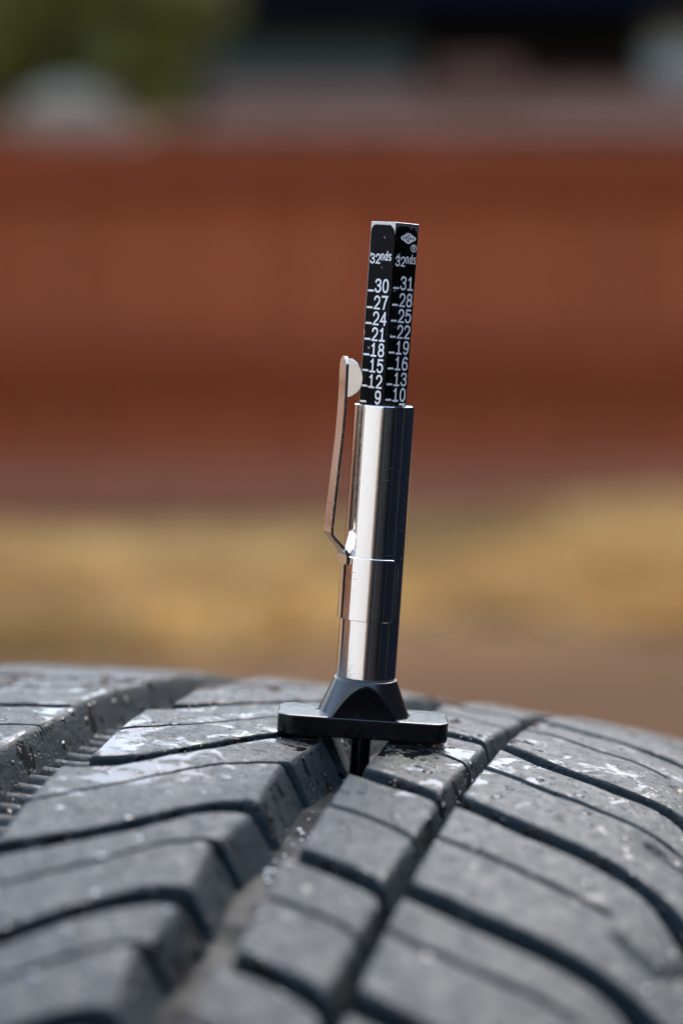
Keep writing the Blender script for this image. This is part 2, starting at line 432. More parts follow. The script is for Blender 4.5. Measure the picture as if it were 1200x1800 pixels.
bm = bmesh.new(); add_box(bm, (0, 0, .05), (.030, .148, 1.8), .004); b0 = bm_obj('board', bm, M_NAVY, sh)  # added shed, unseen, keeps the right of the barrel dark
for i in range(38):
    o = b0 if i == 0 else link(b0.copy(), sh)
    o.location = (random.uniform(-.006, .006), i * .152, 0)
for i in range(11):
    o = link(b0.copy(), sh); o.rotation_euler = (0, 0, R(90)); o.location = (-.02 - i * .152, random.uniform(-.006, .006) - .02, 0)
bm = bmesh.new(); add_box(bm, (.034, -.02, 0), (1.6, 5.9, 1.75)); bm_obj('core', bm, M_NAVY, sh)
bm = bmesh.new(); add_box(bm, (-1.75, -1.3, 0), (.03, -.035, 1.75)); bm_obj('wing', bm, M_NAVY, sh)  # wing added behind the camera to darken the middle of the barrel
for q in ((-.034, -.06), (-.034, .9), (-.034, 2.1)):
    bm = bmesh.new(); add_box(bm, (q[0], q[1], 0), (q[0] + .03, q[1] + .09, 1.8), .004); bm_obj('trim', bm, M_OLV, sh)
for q in (-1.2, -.75, -.35):
    bm = bmesh.new(); add_box(bm, (q, .034, 0), (q + .10, .06, 1.8), .004); bm_obj('trim', bm, M_OLV, sh)
bm = bmesh.new(); add_box(bm, (-.12, -.1, 1.805), (1.7, 6.0, 1.87), .01); bm_obj('roof', bm, M_ROOF, sh)
bm = bmesh.new(); add_box(bm, (-1.8, -1.4, 1.805), (-.125, .14, 1.865), .01); bm_obj('roof', bm, M_ROOF, sh)
bl = [(random.uniform(-.3, .3), random.uniform(-.3, .3), random.uniform(.3, 1.2), random.uniform(.22, .38)) for _ in range(10)]  # added shrub, out of view, darkens the left edge of the barrel
tree('mirrored_shrub', -2.05, 1.35, .9, bl, 7000, .035, leaf_mat('dark_leaf', (.012, .022, .010), (.03, .045, .018)), 5,
     'dark evergreen shrub added out of view at the left for the dark strip in the barrel', .04, 'shrub')

# ------------------------------------------------------------------ tyre
AX = np.array([math.cos(HEAD), -math.sin(HEAD), 0]); TX = np.array([math.sin(HEAD), math.cos(HEAD), 0]); ZX = np.array([0, 0, 1.])
def prof_drop(u): return u * u / (2 * RHO) + np.maximum(np.abs(u) - US, 0) ** 2 / (2 * RS)
RC = R0 + prof_drop(U0)
# cross-section by w: u inside the tread, then round the shoulder and down the sidewall
WS = 118.0
_w = np.arange(0, 245.01, .25); _x = np.empty_like(_w); _d = np.empty_like(_w); _th = np.empty_like(_w)
for i, ww in enumerate(_w):
    if ww <= WS:
        _x[i] = ww; _d[i] = prof_drop(ww); _th[i] = math.atan(ww / RHO + max(ww - US, 0) / RS)
    else:
        th = _th[i - 1]; k = 1 / 17. if th < R(82) else (1 / 170. if th < R(128) else 0)
        th += k * .25; _th[i] = th
        _x[i] = _x[i - 1] + .25 * math.cos(th); _d[i] = _d[i - 1] + .25 * math.sin(th)
def tyre_pt(w_, phi, h):
    w_ = np.asarray(w_, float); s = np.sign(w_); aw = np.abs(w_)
    x = np.interp(aw, _w, _x); d = np.interp(aw, _w, _d); th = np.interp(aw, _w, _th)
    U = s * (x + h * np.sin(th)); r = RC - d + h * np.cos(th)
    return (U - U0)[..., None] * AX + (r * np.sin(phi))[..., None] * TX + (r * np.cos(phi))[..., None] * ZX - R0 * ZX
BASE = -U0 * AX - (R0 + RC) * ZX
tyre = empty('tyre', tuple(BASE * MM)); tyre.location.z = GZ
tag(tyre, 'wet black rubber tyre with deep directional tread blocks, standing under the depth gauge', 'tyre')
BASE = np.array(tyre.location) / MM
DEP = 6.5
def smin(a, b, k):
    h = np.maximum(k - np.abs(a - b), 0) / k
    return np.minimum(a, b) - h * h * k * .25
def cr_noise(u, s):
    return (.10 * np.sin(u * .31 + 1.3 * np.sin(s * .17)) + .08 * np.sin(s * .37 + 2 * np.sin(u * .11 + .5)) + .05 * np.sin(u * .9 + s * .7)) 
def edge_list(wd, r, fine):
    a = [-wd * 1.08, -wd * .75, -wd * .4, -wd * .15, 0.0]
    return np.array(a + [r * t for t in ((.2, .45, .75, 1.0) if fine else (.5, 1.0))])
def block(back, front, uL, uR, wl=(1.2, 1.0), wr=(1.2, 1.0), wb=(.6, .9), wf=(.6, .9), sipe=None, mirror=False, fine=True, depth=DEP, name='tread_block', end=None, hook=None):
    """back/front: s(u); uL,uR: edge lines (functions of q). Draft width and edge rounding per side."""
    st = 1.1 if fine else 2.6
    eL = edge_list(wl[0], wl[1] * 1.3, fine); eR = edge_list(wr[0], wr[1] * 1.3, fine)
    uLm, uRm = uL(.5), uR(.5)
    n = max(3, int((uRm - uLm - eL[-1] - eR[-1]) / st))
    t0 = eL / (uRm - uLm); t1 = 1 - eR[::-1] / (uRm - uLm)
    ts = np.concatenate([t0, np.linspace(t0[-1], t1[0], n + 1)[1:-1], t1])
    mid = uLm + (uRm - uLm) * np.clip(ts, 0, 1)
    eB = edge_list(wb[0], wb[1] * 1.3, fine); eF = edge_list(wf[0], wf[1] * 1.3, fine)
    wid = float(np.mean(back(mid) - front(mid)))
    m = max(3, int((wid - eB[-1] - eF[-1]) / st))
    q0 = eF / wid; q1 = 1 - eB[::-1] / wid
    qs = np.concatenate([q0, np.linspace(q0[-1], q1[0], m + 1)[1:-1], q1])
    sq = None
    if sipe is not None:
        sv = float(np.mean((sipe(mid) - front(mid)) / (back(mid) - front(mid))))
        offs = np.array([-1.2, -.8, -.68, -.52, -.3, .3, .52, .68, .8, 1.2]) / wid
        qs = np.sort(np.concatenate([qs[np.abs(qs - sv) > 1.5 / wid], sv + offs])); sq = sv
    T, Q = np.meshgrid(ts, qs, indexing='ij')
    ul = uL(Q); ur = uR(Q)
    u = ul + (ur - ul) * T
    uc = np.clip(u, np.minimum(ul, ur), np.maximum(ul, ur))
    sb, sf = back(uc), front(uc)
    if sipe is not None:
        ss = sipe(uc); qq = np.where(Q < sq, Q / sq * (ss - sf), (ss - sf) + (Q - sq) / (1 - sq) * (sb - ss)); s = sf + qq
    else:
        s = sf + (sb - sf) * Q
    du = .05
    sl_b = (back(uc + du) - back(uc - du)) / (2 * du); sl_f = (front(uc + du) - front(uc - du)) / (2 * du)
    dL = u - ul; dR = ur - u; dB = (sb - s) / np.sqrt(1 + sl_b ** 2); dF = (s - sf) / np.sqrt(1 + sl_f ** 2)
    Z = np.zeros_like(u)
    h = smin(Z, depth * dL / wl[0], wl[1]); h = smin(h, smin(Z, depth * dR / wr[0], wr[1]), .7)
    h = smin(h, smin(Z, depth * dB / wb[0], wb[1]), .7); h = smin(h, smin(Z, depth * dF / wf[0], wf[1]), .7)
    if sipe is not None:
        cut = np.abs(s - ss) / np.sqrt(1 + ((sipe(uc + du) - sipe(uc - du)) / (2 * du)) ** 2)
        on = np.clip((end - uc) / 3, 0, 1) if end else 1.0
        h = np.minimum(h, -np.clip((.68 - cut) / .2, 0, 1) ** .7 * 5.5 * on)
    h = np.maximum(h, -depth - .5)
    if hook is not None:
        hp = [(x, y + hook) for x, y in ((108.6, -1.2), (110.8, -3.1), (113.2, -5.0), (114.6, -5.2), (115.8, -3.4), (118.5, -.5))]
        dm = np.full(h.shape, 99.)
        for (xa, ya), (xb, yb) in zip(hp[:-1], hp[1:]):
            tt = np.clip(((u - xa) * (xb - xa) + (s - ya) * (yb - ya)) / ((xb - xa) ** 2 + (yb - ya) ** 2), 0, 1)
            dm = np.minimum(dm, np.hypot(u - xa - tt * (xb - xa), s - ya - tt * (yb - ya)))
        h = np.minimum(h, -2.2 * np.clip((1.05 - dm) / .7, 0, 1))
    h = h + cr_noise(u, s) * np.clip(1 + h / 4, 0, 1) + (rng.normal(0, .012, h.shape) if fine else 0)
    if mirror: u = -u
    P = tyre_pt(u, s / R0, h) - BASE
    nn, mm = u.shape
    V = P.reshape(-1, 3) * MM
    F = grid_faces(nn, mm)
    if mirror: F = [f[::-1] for f in F]
    return mesh_obj(name, V, F, M_RUB, tyre, True)
def tab(xs, ys):
    # smooth interpolation of a traced polyline (two passes of averaging on a fine grid)
    g = np.arange(xs[0] - 8, xs[-1] + 8, .5); y = np.interp(g, xs, ys)
    sl0 = (ys[1] - ys[0]) / (xs[1] - xs[0]); sl1 = (ys[-1] - ys[-2]) / (xs[-1] - xs[-2])
    y = np.where(g < xs[0], ys[0] + (g - xs[0]) * sl0, y); y = np.where(g > xs[-1], ys[-1] + (g - xs[-1]) * sl1, y)
    k = np.ones(7) / 7
    for _ in range(2): y = np.convolve(np.pad(y, 3, mode='edge'), k, 'valid')
    return lambda u: np.interp(u, g, y)
def shift(f, d): return lambda u: f(u) + d
const = lambda c: (lambda q: c + 0 * np.asarray(q, float))
def lin(a, b): return lambda q: a + (b - a) * np.clip(np.asarray(q, float), -.2, 1.2)   # q: 0 front, 1 back

# --- centre-left lugs (u 29..57): two sub-blocks per pitch
gen = tab([28, 35, 40, 45, 49, 53, 56, 60], [-26, -20.5, -15.8, -10, -6, -2.2, -.3, -.8])
g4 = tab([28, 33, 37.5, 44, 49, 52, 56, 60], [-27.6, -26.4, -24, -14.6, -8, -3.5, -.8, -1.3])
g3 = tab([30.9, 39.8, 48.4, 52.7, 56.8, 60], [-59.1, -52.6, -44.1, -38.3, -36.2, -37])
g2 = tab([32, 39.9, 47.2, 51.8, 56.1, 60], [-87.5, -79.6, -71.3, -66.1, -64.1, -65])
s3 = tab([30.8, 43.6, 49.4, 56.2, 60], [-45, -30.5, -23.3, -19.4, -19.6])
s2 = tab([31, 35.6, 45.1, 50.3, 55.8, 60], [-74, -69.7, -61.1, -53.9, -51.0, -51.4])
G = [(shift(gen, 31), 31), (g4, -1), (g3, -36.2), (g2, -64.1), (shift(gen, -90.6), -90.6)]
Sx = [shift(gen, 12), s3, s2, shift(gen, -77.8)]
v = 31
ups = []
for k in range(7): ups.append(31 + 29.5 * (k + 1))
for k, val in enumerate(ups):
    G.insert(0, (shift(gen, val), val)); Sx.insert(0, shift(gen, val - 14.5))
for k in range(4):
    val = -90.6 - 29 * (k + 1); G.append((shift(gen, val), val)); Sx.append(shift(gen, val + 14.5))
def vis(val): return -125 < val < 62
for mir in (False, True):
    for i in range(len(G) - 1):
        top, _ = G[i]; fr, val = G[i + 1]; sp = Sx[i]
        fine = vis(val) and not mir
        if mir and not (-130 < val < 120): continue
        eL0, eL1, eL2 = 28.4, 29.4, 30.6
        back_b = shift(top, -4.8)
        block(back_b, shift(sp, .55), lin(eL1, eL0), lin(57.2, 58.2), wl=(1.6, 1.2), wr=(3.5, 1.5), wf=(.5, .7), wb=(.8, .9), mirror=mir, fine=fine)
        block(shift(sp, -.55), fr, lin(eL2, eL1), lin(57.8, 56.2), wl=(1.6, 1.2), wr=(3.7, 1.5), wb=(.5, .7), wf=(.9, 1.6), mirror=mir, fine=fine)
# --- small blocks (u 67.5..81.5)
sm = tab([60, 67, 73, 78.5, 80.5, 82.5], [2.0, 0, -2.0, -4.4, -6.5, -9.5])
Wv = [-17.1, -49.4, -76.3]; Sv = [-34.4, -63.4]
top = [15.5 + 31 * k for k in range(8)][::-1]
wl_ = top + Wv + [-76.3 - 28.5 * (k + 1) for k in range(4)]
sv_ = []
for i in range(len(wl_) - 1):
    sv_.append({15.5: -.3, -17.1: -34.4, -49.4: -63.4}.get(wl_[i], (wl_[i] + wl_[i + 1]) / 2 - 1))
for mir in (False, True):
    for i in range(len(wl_) - 1):
        a_, b_ = wl_[i], wl_[i + 1]; fine = vis(b_) and not mir
        if mir and not (-130 < b_ < 120): continue
        block(shift(sm, a_ - 4.3), shift(sm, sv_[i] + .6), lin(67.3, 66.4), lin(80.1, 80.5), wl=(1.3, .9), wr=(1.7, 2.6), wf=(.45, .6), mirror=mir, fine=fine)
        block(shift(sm, sv_[i] - .6), shift(sm, b_), lin(67.8, 67.2), lin(79.6, 80.1), wl=(1.3, .9), wr=(1.9, 2.6), wb=(.45, .6), wf=(.6, 1.2), mirror=mir, fine=fine)
# --- right shoulder lugs (u 82.8..125), one sipe each
ush = [80, 82.5, 88.5, 93, 97, 102, 106.5, 110.3, 112.4, 114.5, 118, 122, 126, 132]
def shl(k, kk=1.0): return tab(ush, [y * k for y in (2.0, 0, -3.3, -6.0, -8, -10.4, -12.3, -14.4, -16, -18 , -22.5, -27, -31, -36)])
w1f = tab(ush, [11.5, 9.8, 5, 1.6, -.6, -2.3, -3.1, -4.4, -6.2, -8.5, -13, -17.5, -21.5, -26])
w2f = shift(shl(1.0), -22.4)
w3f = shift(shl(.80), -53.6)
w4f = shift(shl(.75), -80.1)
SW = [(w1f, 9.8), (w2f, -22.4), (w3f, -53.6), (w4f, -80.1)]
SS = [tab(ush, [-5, -6.9, -11, -13.6, -15, -17.2, -18.6, -20.3, -21.5, -23, -26, -29, -32, -36]), shift(shl(.86), -39.1), shift(shl(.72), -67)]
for k in range(8):
    val = 42 + 30 * k; SW.insert(0, (shift(shl(1.0), val), val)); SS.insert(0, shift(shl(1.0), (val + (9.8 if k == 0 else val - 30)) / 2))
for k in range(4):
    val = -80.1 - 28.5 * (k + 1); SW.append((shift(shl(.75), val), val)); SS.append(shift(shl(.75), val + 14.5))
wide = tab([80, 108, 111.5, 113.5, 118, 130], [0, 0, .6, 4.2, 5.0, 5.0])
for mir in (False, True):
    for i in range(len(SW) - 1):
        a_, va = SW[i]; b_, vb = SW[i + 1]; fine = vis(vb) and not mir
        if mir and not (-130 < vb < 120): continue
        bk = (lambda a_: (lambda u: a_(u) - 4.9 - wide(u)))(a_)
        block(bk, b_, const(82.9), const(126), wl=(1.0, .9), wr=(4, 2), wf=(.7, 1.3), wb=(.7, 1.0), sipe=SS[i] if fine else None, mirror=mir, fine=fine, end=107 if i != 8 else 113, hook=vb if fine else None)
# --- centre rib (u -18..18)
rib = tab([-26, -18, -6, 0, 6, 18, 26], [2.6, 0, -3.8, -4.9, -3.8, 0, 2.6])
cv = [122.0, 91.5, 61, 30.5, .4, -30.6, -60, -89, -118, -147]
for i in range(len(cv) - 1):
    a_, b_ = cv[i], cv[i + 1]; md = a_ - 14.5; fine = vis(b_)
    block(shift(rib, a_ - 2.6), shift(rib, md + .4), lin(-17.6, -18.2), lin(17.2, 18.0), wl=(2.5, 2), wr=(2.6, 2.2), wf=(.5, .7), fine=fine)
    block(shift(rib, md - .4), shift(rib, b_), lin(-17, -17.6), lin(16.4, 17.4), wl=(2.5, 2), wr=(2.6, 2.2), wb=(.5, .7), wf=(.7, 1.2), fine=fine)
# --- little bars across the floor of the left groove
for k in range(44):
    s0 = 78 - 4.3 * k
    uu = np.linspace(19.0, 29.6, 10); prof_q = [(-1.5, -.3), (-.9, .55), (-.1, .85), (.5, .75), (.75, -.3)]
    U, J = np.meshgrid(uu, np.arange(5), indexing='ij')
    q = np.array(prof_q)
    s = s0 + q[J, 0] - 1.6 * np.sin((U - 19) / 10.6 * math.pi) + .25 * (U - 24)
    P = tyre_pt(U, s / R0, -DEP + q[J, 1]) - BASE
    mesh_obj('groove_bar', P.reshape(-1, 3) * MM, grid_faces(10, 5), M_RUB, tyre, True)
# --- carcass: groove floor, shoulders, sidewalls, beads
wc = np.concatenate([np.arange(0, 112, 2.0), np.arange(112, 150, 1.5), np.arange(150, 236, 4.0)])
hc = np.interp(wc, [0, 108, 114, 124, 131, 236], [-DEP, -DEP, -4.6, -2.6, 0, 0])
hc = hc + np.where((wc > 150), .5 * np.sin(wc * .5), 0)
wfull = np.concatenate([-wc[::-1], wc[1:]]); hfull = np.concatenate([hc[::-1], hc[1:]])
# denser around the top, coarse elsewhere
ph = np.concatenate([np.linspace(-.5, .5, 300), np.linspace(.5, 2 * math.pi - .5, 180)[1:-1]])
Wg, Pg = np.meshgrid(wfull, ph, indexing='ij'); Hg = np.repeat(hfull[:, None], len(ph), 1)
Hg = Hg + .07 * np.sin(Wg * .9 + 3 * np.sin(Pg * 60)) * np.sin(Pg * 190 + Wg * .3) * (np.abs(Wg) < 112)
P = tyre_pt(Wg, Pg, Hg) - BASE
Fc = grid_faces(len(wfull), len(ph), True)
V = list(map(tuple, P.reshape(-1, 3) * MM))
# inner liner, joined to both beads
wi = wfull[::6]; base_i = len(V)
Wi, Pi = np.meshgrid(wi, ph, indexing='ij')
Pn = tyre_pt(Wi, Pi, -13.0 + 0 * Wi) - BASE
V += list(map(tuple, Pn.reshape(-1, 3) * MM))
m_ = len(ph); ni = len(wi)
Fc += [tuple(base_i + k for k in f[::-1]) for f in grid_faces(ni, m_, True)]
for side in (0, 1):
    a0 = 0 if side == 0 else (len(wfull) - 1) * m_; b0_ = base_i + (0 if side == 0 else (ni - 1) * m_)
    for j in range(m_):
        k2 = (j + 1) % m_; f = (a0 + j, a0 + k2, b0_ + k2, b0_ + j); Fc.append(f if side else f[::-1])
mesh_obj('carcass', V, Fc, M_FLOOR, tyre, True)

# ------------------------------------------------------------------ depth gauge
LEAN = R(3.9)
gauge = empty('tread_depth_gauge', (0, 0, .0001)); gauge.rotation_euler = (0, LEAN, 0)
tag(gauge, 'chrome tread depth gauge with black scale bar, pocket clip and black foot on the tyre', 'depth gauge')
PX = DIST / FPX                      # mm per picture pixel at the gauge
BR = 53.5 * PX                       # barrel radius
Z_PT, Z_CT, Z_BT, Z_TOP = 3.0, 8.45, 49.0, 75.5
# foot: rounded slab + cone cut flat front and back
PY = 58.5 * PX; PXH = 151 * PX; rc = 2.3
bm = bmesh.new()
ring = []
for sx, sy, a0 in ((1, 1, 0), (-1, 1, 90), (-1, -1, 180), (1, -1, 270)):
    for k in range(8):
        a = R(a0 + k * 90 / 7); ring.append((sx * (PXH - rc) + rc * math.cos(a), sy * (PY - rc) + rc * math.sin(a)))
def slab(bm, ring, z0, z1, ch):
    n = len(ring); rows = []
    for z, ins in ((z0, ch), (z0 + ch * .3, ch * .3), (z0 + ch, 0), (z1 - ch, 0), (z1 - ch * .3, ch * .3), (z1, ch)):
        rows.append([bm.verts.new(((x - math.copysign(ins, x)) * MM, (y - math.copysign(ins, y)) * MM, z * MM)) for x, y in ring])
    for i in range(5):
        for j in range(n): bm.faces.new((rows[i][j], rows[i][(j + 1) % n], rows[i + 1][(j + 1) % n], rows[i + 1][j]))
    bm.faces.new(rows[0][::-1]); bm.faces.new(rows[-1])
slab(bm, ring, 0, Z_PT, .22)
foot = bm_obj('foot_plate', bm, M_PLA, gauge)
r1 = 82 * PX; r0 = BR + .12; m = 128; vs = []; nz = 26
for i in range(nz + 1):
    t = i / nz; z = Z_PT - .02 + (Z_CT - Z_PT) * t; r_ = r1 + (r0 - r1) * t
    pcl = PY - .03
    if i == 0: r_ = r1 + .25
    for j in range(m):
        a = 2 * math.pi * j / m; vs.append((r_ * math.cos(a) * MM, max(-pcl, min(pcl, r_ * math.sin(a))) * MM, z * MM))
fs = grid_faces(nz + 1, m, True)
vs.append((0, 0, (Z_CT + .0) * MM)); c_ = len(vs) - 1
for j in range(m): fs.append((nz * m + j, nz * m + (j + 1) % m, c_))
cone = mesh_obj('foot_cone', vs, fs, M_PLC, gauge, True)
try:
    md = cone.modifiers.new('ws', 'WEIGHTED_NORMAL')
except Exception: pass
es = cone.data
es.materials.append(M_PLA)
for p_ in es.polygons:
    if abs(p_.normal.y) > .995: p_.material_index = 1
# sharp crease where the flat cut meets the cone
bm = bmesh.new(); bm.from_mesh(es)
for e in bm.edges:
    if len(e.link_faces) == 2 and e.calc_face_angle() > R(14): e.smooth = False
bm.to_mesh(es); bm.free()
def tube(name, prof, mat, parent, m=96, closed=True, a0=0., a1=2 * math.pi):
    vs = []
    for r_, z in prof:
        for j in range(m):
            a = 2 * math.pi * j / m; vs.append((r_ * math.cos(a) * MM, r_ * math.sin(a) * MM, z * MM))
    fs = grid_faces(len(prof), m, True)
    return mesh_obj(name, vs, fs, mat, parent, True)
def sharpen(o, ang=35):
    bm = bmesh.new(); bm.from_mesh(o.data)
    for e in bm.edges:
        if len(e.link_faces) == 2 and e.calc_face_angle() > R(ang): e.smooth = False
    bmesh.ops.recalc_face_normals(bm, faces=bm.faces); bm.to_mesh(o.data); bm.free()
pin = tube('probe_pin', [(0.001, -DEP - .2), (1.45, -DEP - .2), (1.48, -DEP + .2), (1.48, .2), (.001, .2)], M_PLA, gauge, 40); sharpen(pin)
th = .42
bar = tube('barrel', [(BR - th, Z_CT - 1), (BR - .05, Z_CT + .02), (BR, Z_CT + .12), (BR, Z_CT + .3), (BR, Z_CT + .6), (BR, Z_CT + 10), (BR, Z_CT + 25), (BR, Z_BT - .6), (BR, Z_BT - .3), (BR, Z_BT - .18), (BR - .06, Z_BT - .03), (BR - .16, Z_BT), (BR - th + .08, Z_BT), (BR - th, Z_BT - .1), (BR - th, Z_BT - 25), (BR - th, Z_CT - 1)], M_CHR, gauge, 160); sharpen(bar, 50)
# scale bar: square, one edge towards the camera
SD = 83 * PX / math.sqrt(2); hs = SD / 2
bm = bmesh.new(); add_box(bm, (-hs * MM, -hs * MM, 12 * MM), (hs * MM, hs * MM, Z_TOP * MM), .03 * MM)
sbar = bm_obj('scale_bar', bm, M_ALU, gauge)
YAW = R(45)
sbar.rotation_euler = (0, 0, YAW); sbar.location = (-.33 * MM, 0, 0)
# faces: left face normal (-1,0) before yaw -> after yaw 45deg points (-.7,-.7); right face normal (0,-1) -> (.7,-.7)
def face_pt(face, x, z, off):
    # x 0..SD from the picture's left edge of the face
    if face == 'L': return Vector((-hs - off, hs - x, z)) * MM
    return Vector((-hs + x, -hs - off, z)) * MM
def ribbon(pts, wd, closed=False, cap=True):
    P = [Vector(p) for p in pts]; n = len(P); L = []; Rr = []
    for i in range(n):
        if closed: a, b = P[i - 1], P[(i + 1) % n]
        else: a, b = P[max(i - 1, 0)], P[min(i + 1, n - 1)]
        d1 = (P[i] - a); d2 = (b - P[i])
        if d1.length < 1e-9: d1 = d2
        if d2.length < 1e-9: d2 = d1
        d1 = d1.normalized(); d2 = d2.normalized(); t = (d1 + d2)
        t = t.normalized() if t.length > .2 else d1
        nrm = Vector((-t.y, t.x)); k = 1 / max(.55, abs(nrm.dot(Vector((-d1.y, d1.x)))))
        L.append(P[i] + nrm * wd * .5 * k); Rr.append(P[i] - nrm * wd * .5 * k)
    vs = L + Rr; fs = []
    for i in range(n if closed else n - 1):
        j = (i + 1) % n; fs.append([i, n + i, n + j, j])
    if cap and not closed:
        for e, q in ((0, 1), (n - 1, n - 2)):
            d = (P[e] - P[q]).normalized(); nn = Vector((-d.y, d.x)); k0 = len(vs)
            for s in range(7):
                a = R(-90 + 30 * s); vs.append(P[e] + (d * math.cos(a) + nn * math.sin(a)) * wd * .5)
            fs.append(list(range(k0, k0 + 7)))
    return vs, fs
def cat_(pts, n=7):
    P = [Vector(p) for p in pts]; out = []
    for i in range(len(P) - 1):
        p0 = P[max(i - 1, 0)]; p1 = P[i]; p2 = P[i + 1]; p3 = P[min(i + 2, len(P) - 1)]
        for k in range(n):
            t = k / n
            out.append(.5 * ((2 * p1) + (p2 - p0) * t + (2 * p0 - 5 * p1 + 4 * p2 - p3) * t * t + (3 * p1 - p0 - 3 * p2 + p3) * t ** 3))
    out.append(P[-1]); return out
def ell(cx, cy, rx, ry, a0, a1, n=18): return [Vector((cx + rx * math.cos(R(a0 + (a1 - a0) * i / n)), cy + ry * math.sin(R(a0 + (a1 - a0) * i / n)))) for i in range(n + 1)]
def poly(*p): return [Vector(q) for q in p]
def ring0(cx, cy, rx, ry, n=28, pw=2.4):
    o = []
    for i in range(n):
        a = 2 * math.pi * i / n; c, s = math.cos(a), math.sin(a)
        o.append(Vector((cx + rx * math.copysign(abs(c) ** (2 / pw), c), cy + ry * math.copysign(abs(s) ** (2 / pw), s))))
    return o
GL = {   # strokes in a unit cell: (points, closed)
 '0': [(ring0(.5, .5, .42, .5), 1)],
 '1': [(cat_([(.18, .80), (.34, .87), (.5, 1.0)]), 0), (poly((.5, .97), (.5, 0)), 0), (poly((.08, 0), (.92, 0)), 0)],
 '2': [(cat_([(.08, .74), (.16, .91), (.5, 1.0), (.84, .90), (.92, .70), (.80, .48), (.40, .22), (.10, 0)]) + poly((.94, 0)), 0)],
 '3': [(cat_([(.08, .80), (.20, .94), (.5, 1.0), (.82, .92), (.88, .75), (.78, .59), (.45, .53)]), 0), (cat_([(.45, .53), (.80, .46), (.93, .27), (.82, .07), (.5, 0), (.18, .06), (.06, .21)]), 0)],
 '4': [(poly((.74, 0), (.74, 1.0)), 0), (poly((.74, 1.0), (.05, .28), (.98, .28)), 0)],
 '5': [(poly((.88, 1.0), (.18, 1.0), (.12, .54)), 0), (cat_([(.12, .54), (.30, .64), (.55, .66), (.85, .55), (.93, .33), (.82, .09), (.5, 0), (.18, .05), (.06, .20)]), 0)],
 '6': [(cat_([(.86, .88), (.66, .99), (.42, .98), (.18, .82), (.08, .52), (.08, .30), (.20, .07), (.5, 0), (.82, .07), (.93, .30), (.82, .52), (.5, .60), (.22, .53), (.09, .38)]), 0)],
 '7': [(poly((.06, 1.0), (.94, 1.0), (.60, .50), (.42, 0)), 0)],
 '8': [(ring0(.5, .755, .36, .245, 22, 2.1), 1), (ring0(.5, .255, .43, .255, 24, 2.1), 1)],
 'n': [(poly((.1, 0), (.1, .70)), 0), (cat_([(.1, .50), (.35, .70), (.7, .68), (.85, .48), (.86, .2), (.86, 0)]), 0)],
 'd': [(poly((.88, 0), (.88, 1.0)), 0), (ring0(.48, .34, .38, .34, 20, 2.1), 1)],
 's': [(cat_([(.85, .60), (.6, .70), (.25, .66), (.14, .52), (.3, .40), (.65, .33), (.86, .20), (.72, .03), (.4, 0), (.12, .09)]), 0)],
 'R': [(poly((.15, 0), (.15, 1.0)), 0), (cat_([(.15, 1.0), (.6, 1.0), (.85, .77), (.6, .52), (.15, .52)]), 0), (poly((.5, .52), (.9, 0)), 0)],
 'U': [(cat_([(.1, 1), (.1, .5), (.15, .15), (.5, 0), (.85, .15), (.9, .5), (.9, 1)]), 0)],
 'D': [(poly((.12, 0), (.12, 1)), 0), (cat_([(.12, 1), (.6, .97), (.92, .7), (.92, .3), (.6, .03), (.12, 0)]), 0)],
}
GL['9'] = [([Vector((1 - p.x, 1 - p.y)) for p in GL['6'][0][0]], 0)]
class Print:
    def __init__(s, face): s.face = face; s.v = []; s.f = []; s.k = 0
    def stroke(s, pts, wd, closed=False):
        vs, fs = ribbon(pts, wd, closed); o = len(s.v); off = .045 + .003 * (s.k % 4); s.k += 1
        s.v += [face_pt(s.face, p.x, p.y, off) for p in vs]; s.f += [[o + i for i in f] for f in fs]
    def glyph(s, ch, x, z, wd, ht, lw):
        for pts, cl in GL[ch]: s.stroke([Vector((x + p.x * wd, z + p.y * ht)) for p in pts], lw, bool(cl))
    def done(s, name):
        o = mesh_obj(name, s.v, s.f, M_WHT, sbar)
        bm = bmesh.new(); bm.from_mesh(o.data)
        nrm = Vector((-1, 0, 0)) if s.face == 'L' else Vector((0, -1, 0))
        bm.normal_update()
        for f in bm.faces:
            if f.normal.dot(nrm) < 0: f.normal_flip()
        bm.to_mesh(o.data); bm.free()
        return o
K = PX * 1.0
def zpx(y): return Z_TOP - (y - 396.8) * PX * 1.003
XS = SD / 41.5                       # mm on the face per picture pixel across
def column(face, items, label_y, xoff):
    def number(txt, yb):
        P = Print(face)
        ht = 21.0 * PX; wd = 9.6 * XS; z = zpx(yb)
        for i, ch in enumerate(reversed(txt)):
            x = (27.3 - 12.6 * i + xoff) * XS
            P.glyph(ch, x, z, wd, ht, .30)
        o = P.done('numeral')
        T = Print(face); T.stroke(poly(((3.4 + xoff * .7) * XS, z + .12), ((11.6 + xoff * .7) * XS, z + .12)), .30); T.done('tick')
    for txt, yb in items: number(txt, yb)
    P = Print(face); z = zpx(label_y); x = (3.0 + xoff) * XS
    P.glyph('3', x, z, 7.2 * XS, 15 * PX, .23); P.glyph('2', x + 9.4 * XS, z, 7.2 * XS, 15 * PX, .23)
    for i, ch in enumerate('nds'): P.glyph(ch, x + (18.2 + 6.3 * i) * XS, z + 5.5 * PX, 4.7 * XS, 14.5 * PX, .19)
    P.done('unit_lettering')
column('L', [('30', 517.5), ('27', 546.5), ('24', 574), ('21', 601.5), ('18', 628.5), ('15', 656), ('12', 683), ('9', 710.5)], 468, 0.0)
column('R', [('31', 510.5), ('28', 539.5), ('25', 567), ('22', 594.5), ('19', 622), ('16', 649.5), ('13', 677), ('10', 704), ('7', 731)], 470.5, 1.2)
